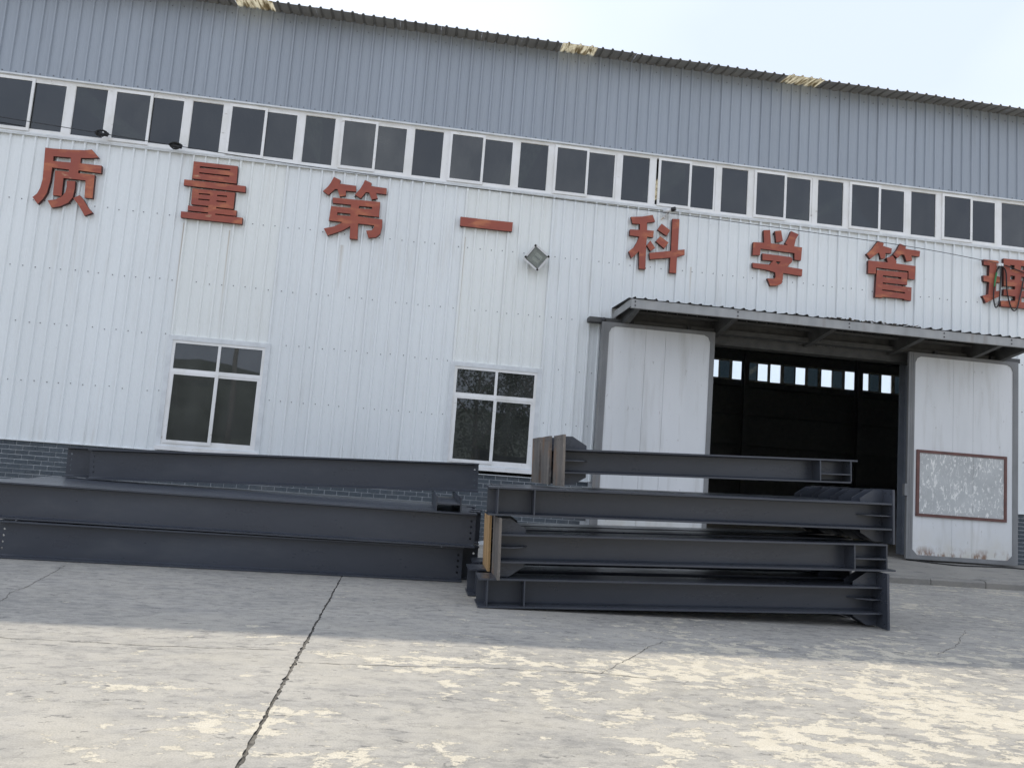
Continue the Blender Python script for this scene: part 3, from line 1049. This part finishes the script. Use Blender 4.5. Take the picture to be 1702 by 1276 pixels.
# ================================================================== wall fittings
# floodlight: square body turned on its corner, tipped down
fl = empty('floodlight', (1.945, -.02, 5.31))
tag(fl, 'square silver floodlight turned on its corner beside 一', 'floodlight')
fr = Matrix.Translation((0, -.17, 0)) @ Matrix.Rotation(RAD(-16), 4, 'Z') @ Matrix.Rotation(RAD(14), 4, 'X') @ Matrix.Rotation(RAD(39), 4, 'Y')
def fadd(b, name, mat, smooth=False):
    b.v = [tuple(fr @ Vector(v)) for v in b.v]
    return b.obj(name, mat, fl, smooth)
hz = .182
fadd(MB().plate([rect(-hz, hz, -hz, hz), rect(-hz + .035, hz - .035, -hz + .035, hz - .035)], lambda u, v, w: (u, -.06 + w, v), .035), 'bezel', 'silver')
hb_ = MB()
def frustum(b, a0, y0, a1, y1):
    q0 = [(-a0, y0, -a0), (a0, y0, -a0), (a0, y0, a0), (-a0, y0, a0)]
    q1 = [(-a1, y1, -a1), (a1, y1, -a1), (a1, y1, a1), (-a1, y1, a1)]
    for k in range(4):
        b.quad(q0[k], q0[(k + 1) % 4], q1[(k + 1) % 4], q1[k])
    b.quad(*q1)
frustum(hb_, .165, -.024, .10, .085)
fadd(hb_, 'housing', 'grey_steel')
rf = MB(); frustum(rf, .139, -.035, .075, .05)
fadd(rf, 'reflector', 'reflector')
fadd(MB().tube([(-.06, -.005, 0), (.06, -.005, 0)], .016, 8), 'lamp_tube', 'white_plastic')
fadd(MB().box(-.139, .139, -.048, -.043, -.139, .139), 'lens', 'lamp_glass')
for (u, v) in ((-.16, .155), (.155, .16), (-.165, -.12), (.155, -.155)):
    fadd(MB().box(u - .018, u + .018, -.068, -.02, v - .018, v + .018), 'clip', 'black_plastic')
bk = MB()
bk.box(-.19, .19, -.02, .0, -.02, .02); bk.box(-.197, -.19, -.19, -.0, -.022, .022); bk.box(.19, .197, -.19, -.0, -.022, .022)
bk.obj('bracket', 'grey_steel', fl)

# small surveillance camera on the sill flashing
cc = empty('surveillance_camera', (4.46, -.02, 6.50))
tag(cc, 'small white and black surveillance camera under the window strip', 'camera')
MB().tube([(-.06, .0, -.06), (-.06, -.05, -.05), (-.02, -.11, -.0)], .014, 8).obj('arm', 'white_plastic', cc)
MB().tube([(-.10, -.05, .015), (.02, -.16, .035)], [.034, .038], 12).obj('body', 'white_plastic', cc, True)
MB().tube([(.02, -.16, .035), (.075, -.21, .045)], [.044, .042], 12).obj('lens_hood', 'black_plastic', cc, True)
MB().tube([(-.06, .0, -.06), (-.10, -.01, -.10), (-.13, -.005, -.13)], .007, 6).obj('cable_tail', 'orange_rust', cc)
MB().box(-.09, -.03, -.012, .0, -.09, -.03).obj('base', 'white_plastic', cc)

# overhead wire slung along the wall with two bunched joints
def smooth_pts(P, n=8):
    P = [Vector(p) for p in P]
    out = []
    for i in range(len(P) - 1):
        p0, p1, p2, p3 = P[max(i - 1, 0)], P[i], P[i + 1], P[min(i + 2, len(P) - 1)]
        for k in range(n):
            t = k / n
            out.append(.5 * ((2 * p1) + (p2 - p0) * t + (2 * p0 - 5 * p1 + 4 * p2 - p3) * t * t + (-p0 + 3 * p1 - 3 * p2 + p3) * t ** 3))
    out.append(P[-1])
    return out
wpts = [(-10.98, -.05, 6.95), (-7.62, -.16, 6.781), (-5.92, -.17, 6.698), (-4.66, -.17, 6.637), (-2.48, -.16, 6.555), (.4, -.15, 6.510), (3.11, -.15, 6.486), (5.52, -.15, 6.455), (9.26, -.15, 6.373), (11.43, -.13, 6.235)]
wire = MB().tube(smooth_pts(wpts), .0065, 5).obj('overhead_wire', 'black_cable')
tag(wire, 'thin black wire slung along the wall below the windows', 'wire')
def knot(c, seed):
    r = random.Random(seed)
    b = MB()
    for k in range(4):
        P = []
        ph = r.uniform(0, 6)
        for j in range(13):
            a = ph + j * 2 * math.pi / 12
            P.append((c[0] + math.cos(a) * r.uniform(.07, .12), c[1] - .02 + math.sin(a * 2) * .015 + k * .008, c[2] + math.sin(a) * r.uniform(.03, .07)))
        b.tube(P, .011, 5)
    b.tube([(c[0] - .10, c[1], c[2] + .005), (c[0] + .1, c[1], c[2] - .02)], .027, 6)
    b.obj('taped_joint', 'black_cable', wire, True)
knot((-5.92, -.17, 6.698), 1)
knot((-4.66, -.17, 6.637), 2)
cb_ = MB()
cb_.tube(smooth_pts([(11.421, -.13, 6.215), (11.342, -.12, 6.088), (11.291, -.12, 5.772), (11.273, -.12, 5.522), (11.314, -.125, 5.328), (11.386, -.13, 5.447), (11.41, -.13, 5.784), (11.425, -.13, 6.2)]), .0125, 6)
cb_.tube(smooth_pts([(11.44, -.13, 6.2), (11.542, -.12, 6.085), (11.564, -.12, 5.738), (11.611, -.12, 5.494), (11.692, -.12, 5.317), (11.785, -.12, 5.351), (11.864, -.12, 5.645), (11.93, -.12, 5.95)]), .0125, 6)
cb_.tube(smooth_pts([(11.43, -.13, 6.224), (11.648, -.12, 6.196), (11.944, -.12, 6.115), (13.2, -.08, 5.9), (14.5, -.04, 5.95)]), .011, 6)
cab = cb_.obj('hanging_cable', 'black_cable')
tag(cab, 'black cable hanging in two loops in front of 理', 'cable')
MB().tube([(11.335, -.122, 6.05), (11.305, -.122, 5.90), (11.288, -.122, 5.76)], .017, 6).obj('green_tape', 'green_tape', cab)
MB().box(11.36, 11.47, -.14, -.0, 6.19, 6.25).obj('insulator', 'white_plastic', cab)
# cable on the apron by the right door
def apz(y):
    return .12 + (y + 1.93) * .077 if y < -.9 else .20 + (y + .9) * .0705
gp = [(9.35, -.30), (9.75, -.50), (10.2, -.62), (10.8, -.55), (11.3, -.50), (12.0, -.60), (13.5, -.55)]
gc = MB().tube(smooth_pts([(x, y, apz(y) + .012) for x, y in gp]), .012, 6).obj('floor_cable', 'black_cable')
tag(gc, 'black cable lying on the apron under the right door', 'cable')

# ================================================================== steel beams
GL = 'dark grey steel beams of the left stack'
GR = 'dark grey steel beams of the right stack'
def circle(u, v, r, n=8):
    return [(u + r * math.cos(2 * math.pi * k / n), v + r * math.sin(2 * math.pi * k / n)) for k in range(n)]

def beam(label, group, X0, Y0, Z0, Ln, h, w, tilt=0.0, yaw=0.0, tf=.018, tw=.012, holes=(), left=None, right=None, fext=(0, 0, 0, 0), z_top=None):
    """front lower left corner of the bottom flange at (X0, Y0, Z0); long axis +x, depth +y"""
    root = empty('steel_girder', (X0, Y0, Z0), (0, -tilt, yaw))
    tag(root, label, 'steel beam', group)
    yc = w / 2
    loops = [rect(0, Ln, tf, h - tf)]
    for end in holes:
        hx = .055 if end == 'l' else Ln - .055
        for k in range(4):
            loops.append(circle(hx, h * (.24 + .52 * k / 3), .0135))
    MB().plate(loops, lambda u, v, t: (u, yc - tw / 2 + t, v), tw).obj('web', 'beam_paint', root)
    bl, br, tl, tr = fext
    MB().box(-bl, Ln + br, 0, w, 0, tf - .0005).obj('flange', 'beam_paint', root)
    MB().box(-tl, Ln + tr, 0, w, h - tf + .0005, h).obj('flange', 'beam_paint', root)
    # fillet welds where the web meets the flanges
    wd = MB()
    for sy in (-1, 1):
        y = yc + sy * tw / 2
        for z, sz in ((tf, 1), (h - tf, -1)):
            a, b, c = (y, z + sz * .0005), (y + sy * .013, z + sz * .0005), (y, z + sz * .013)
            wd.quad((0.01, b[0], b[1]), (Ln - .01, b[0], b[1]), (Ln - .01, c[0], c[1]), (0.01, c[0], c[1]))
    wd.obj('weld', 'beam_paint', root, fix=False)

    def stiff(x, t=.014, name='stiffener'):
        for (ya, yb) in ((.004, yc - tw / 2 - .0005), (yc + tw / 2 + .0005, w - .004)):
            MB().box(x, x + t, ya, yb, tf + .0005, h - tf - .0005).obj(name, 'beam_paint', root)

    def end(spec, side):
        s = 1 if side == 'r' else -1
        xe = Ln if side == 'r' else 0.0
        k = spec['kind']
        if k == 'recess':                       # stiffener set in from the flange ends, another further on
            stiff(xe - s * .085 - (.014 if s > 0 else 0)); stiff(xe - s * .46)
        if k == 'plate':
            pw, pb, pa, t = spec['pw'], spec['pb'], spec['pa'], .026
            y0 = yc - pw / 2
            x0 = xe + .001 if s > 0 else xe - t - .001
            hl = [circle(y0 + pw * .09, -pb + .05, .013), circle(y0 + pw * .91, -pb + .05, .013), circle(y0 + pw * .09, h + pa - .05, .013), circle(y0 + pw * .91, h + pa - .05, .013)]
            if pa > .1:
                hl += [circle(y0 + pw * q, h + pa - .05, .013) for q in (.3, .5, .7)]
            pl_ = MB().plate([rect(y0, y0 + pw, -pb, h + pa)] + (hl if pb > .06 else []), lambda u, v, q: (x0 + q, u, v), t).obj('end_plate', spec.get('mat', 'beam_paint'), root)
            if spec.get('mat'):
                pl_['label'] = 'bare rusty end plate'
            gl = spec.get('gl', .27)
            for gy in spec.get('gy', (-.085, .085)):
                for (za, zb) in ((h + .001, h + pa - .012), (-.001, -pb + .012)):
                    hgt = zb - za
                    pts = [(0, za), (gl, za), (gl, za + hgt * .30), (gl * .42, zb), (0, zb)]
                    b = MB().plate([[(xe - s * u, v) for u, v in pts]], lambda u, v, q: (u, yc + gy - .006 + q, v), .012)
                    b.obj('gusset', 'beam_paint', root)
            zc = h * .5
            for sy in (-1, 1):                  # horizontal rib welded to web and plate
                pts = [(0, .0), (spec.get('rl', .30), .0), (spec.get('rl', .30) * .82, .10), (.13, yc - .03), (0, yc - .03)]
                b = MB().plate([[(xe - s * u, yc + sy * (tw / 2 + .0005 + v * (1 if v == 0 else 1))) for u, v in pts]], lambda u, v, q: (u, v, zc + q), .012)
                b.obj('rib', 'beam_paint', root)
        if k == 'cell':                         # two stiffeners with a shelf plate between
            stiff(xe - s * .38); stiff(xe - s * .014 - (.0 if s > 0 else 0))
            zc = h * spec.get('shelf', .42)
            xa, xb = sorted((xe - s * .362, xe - s * .016))
            MB().plate([[(xa, .02), (xa + .08, .004), (xb, .004), (xb, yc - tw / 2 - .001), (xa, yc - tw / 2 - .001)]], lambda u, v, q: (u, v, zc + q), .014).obj('shelf_plate', 'beam_paint', root)
    if left:
        end(left, 'l')
    if right:
        end(right, 'r')
    return root

# ---- left stack: slim I-beams, two layers and a pair on top
HL, WL = .405, .205
L1 = [(-4.50, -4.752, 5.20, .029, 'bottom front beam of the left stack, resting on the concrete'),
      (-4.30, -4.35, 5.2, .0, 'bottom middle beam of the left stack'),
      (-4.50, -3.05, 5.2, .0, 'bottom rear beam of the left stack, nearest the wall')]
for (x, y, ln, yw, lab) in L1:
    beam(lab, GL, x, y, .006, ln, HL, WL, 0, yw, holes=('l', 'r'))
Z2 = .425
ys = [-4.70 + .222 * k for k in range(9)]
xl = [-5.30, -4.92, -4.86, -4.80, -4.83, -4.76, -4.80, -4.88, -4.86]
xr = [.815, .74, .90, .80, .95, .84, .78, .92, .86]
ordn = ['front', 'second', 'third', 'fourth', 'fifth', 'sixth', 'seventh', 'eighth', 'rearmost']
for k in range(9):
    beam('%s beam from the front in the middle layer of the left stack' % ordn[k] if 0 < k < 8 else ('front beam in the middle layer of the left stack, bolt holes at right end' if k == 0 else 'rearmost beam in the middle layer of the left stack'),
         GL, xl[k], ys[k], Z2 + (0 if k == 0 else rnd.uniform(-.002, .0)), xr[k] - xl[k], HL, WL, 0, 0, holes=('l', 'r'))
for (x, lab) in ((-4.31, 'thin steel rod between lower and middle beams at the far left'), (.42, 'thin steel rod between lower and middle beams near their right ends')):
    r = MB().tube([(x, -4.72, .4185), (x + .02, -2.9, .4185)], .0072, 8).obj('spacer_rod', 'bolt_steel')
    tag(r, lab, 'rod', 'spacer rods in the left stack')
TL = .0372
beam('front of the two top beams on the left stack, right end propped up', GL, -4.27, -3.12, .838, 5.215, HL, WL, TL, 0, holes=('l', 'r'))
beam('rear of the two top beams on the left stack, jutting out left', GL, -4.66, -2.89, .838, 5.3, HL, WL, .034, 0, holes=('l', 'r'))
# short H piece lying on its side as a prop under the right end
sp = empty('spacer_piece', (.315, -4.66, .8315))
tag(sp, 'short H-section lying on its side under the propped top beams', 'steel piece')
for xx in (0, .292):
    MB().box(xx, xx + .014, 0, 2.0, 0, .176).obj('flange', 'beam_paint', sp)
MB().box(.0145, .2915, .01, 1.99, .082, .094).obj('web', 'beam_paint', sp)

# ---- right stack: wide columns with end plates, four layers
HR, WR = .287, .41
rec = dict(kind='recess')
def plate(pb=.145, pa=.15, pw=.57, mat=None, gy=(-.085, .085)):
    d = dict(kind='plate', pb=pb, pa=pa, pw=pw, gy=gy)
    if mat:
        d['mat'] = mat
    return d
t1 = .0345
for k, (x, y, lab) in enumerate(((.758, -6.19, 'bottom front beam of the right stack, left end on the concrete'),
                                 (.707, -5.533, 'bottom second beam of the right stack, left end jutting out'),
                                 (.80, -4.88, 'bottom rear beam of the right stack'))):
    beam(lab, GR, x, y, .003, 4.325 + (.0, .02, -.05)[k], HR, WR, t1, 0, left=rec, right=plate())
t2 = .0368
for k, (x, y, mt, lab) in enumerate(((.945, -6.20, 'mill_scale', 'second-layer front beam of the right stack with brown end plate at left'),
                                     (.905, -5.60, 'orange_rust', 'second-layer beam behind the front one, with orange rusty end plate'),
                                     (1.02, -5.00, 'mill_scale', 'second-layer rear beam of the right stack'))):
    beam(lab, GR, x, y, .452, 4.18, HR, WR, t2, 0, fext=(0, .09, 0, 0), left=plate(.158, .160, .57, mt), right=dict(kind='cell'))
t3 = .0290
for k, (x, y, lab) in enumerate(((.795, -6.20, 'third-layer front beam of the right stack, broad flat top'),
                                 (1.02, -5.765, 'third-layer second beam of the right stack'),
                                 (.93, -5.33, 'third-layer third beam of the right stack'),
                                 (1.08, -4.895, 'third-layer rear beam of the right stack'))):
    beam(lab, GR, x, y, .916 + .0, 5.165 - x, HR, WR, t3, 0, left=rec, right=plate(.148, .148, .425, None, (-.035, .12)))
t4 = .0385
for k, (x, y, lab) in enumerate(((1.60, -5.85, 'front of the three top beams on the right stack, bare plate at left'),
                                 (1.56, -5.25, 'middle of the three top beams on the right stack'),
                                 (1.54, -4.66, 'rear of the three top beams on the right stack'))):
    beam(lab, GR, x, y, 1.390, 3.30, .262, .38, t4, 0, fext=(0, -.01, 0, .07 if k == 0 else .22), left=plate(.140, .150, .56, 'mill_scale'), right=dict(kind='cell', shelf=.34))

# ================================================================== across the yard (mirrored in the lower windows)
def tree(loc, hgt, crown, seed, label):
    r = random.Random(seed)
    root = empty('tree', loc)
    tag(root, label, 'tree', 'trees across the yard')
    tb = MB()
    tb.tube([(0, 0, -.05), (.1, .05, hgt * .25), (.0, .1, hgt * .5), (.15, 0, hgt * .8)], [.2, .15, .11, .04], 8)
    for k in range(7):
        a = r.uniform(0, 6.28); z0 = hgt * r.uniform(.25, .6)
        tb.tube([(0.05, .05, z0), (math.cos(a) * crown * .4, math.sin(a) * crown * .4, z0 + hgt * .15), (math.cos(a) * crown * .75, math.sin(a) * crown * .75, z0 + hgt * .25)], [.06, .04, .015], 5)
    tb.obj('trunk', 'bark', root)
    cb2 = MB()
    cl_ = [(r.uniform(-.7, .7) * crown, r.uniform(-.7, .7) * crown, hgt * r.uniform(.25, .95), r.uniform(.25, .5) * crown) for _ in range(26)]
    for (cx, cy, cz, cr) in cl_:
        for _ in range(160):
            d = Vector((r.gauss(0, 1), r.gauss(0, 1), r.gauss(0, 1))).normalized() * cr * r.uniform(.4, 1.05)
            p = Vector((cx, cy, cz)) + d
            u = Vector((r.gauss(0, 1), r.gauss(0, 1), r.gauss(0, 1))).normalized()
            v = u.orthogonal().normalized()
            s = r.uniform(.07, .14)
            cb2.quad(tuple(p - u * s), tuple(p + v * s * .6), tuple(p + u * s), tuple(p - v * s * .6))
    cb2.obj('crown', 'leaf', root, fix=False)
tree((3.4, -31, 0), 9.5, 3.2, 1, 'leafy tree mirrored at the left of the right lower window')
tree((8.2, -33, 0), 11, 3.8, 2, 'leafy tree mirrored at the right of the right lower window')
tree((6.0, -38, 0), 10, 3.6, 3, 'leafy tree mirrored between the two nearer ones')
up_ = empty('utility_pole', (-9.3, -26, 0))
tag(up_, 'tall concrete utility pole mirrored in the left lower window', 'pole')
MB().tube([(0, 0, -.1), (0, 0, 10)], [.16, .10], 10).obj('shaft', 'pole_concrete', up_, True)
MB().box(-.9, .9, -.05, .05, 9.2, 9.3).obj('crossarm', 'grey_steel', up_)
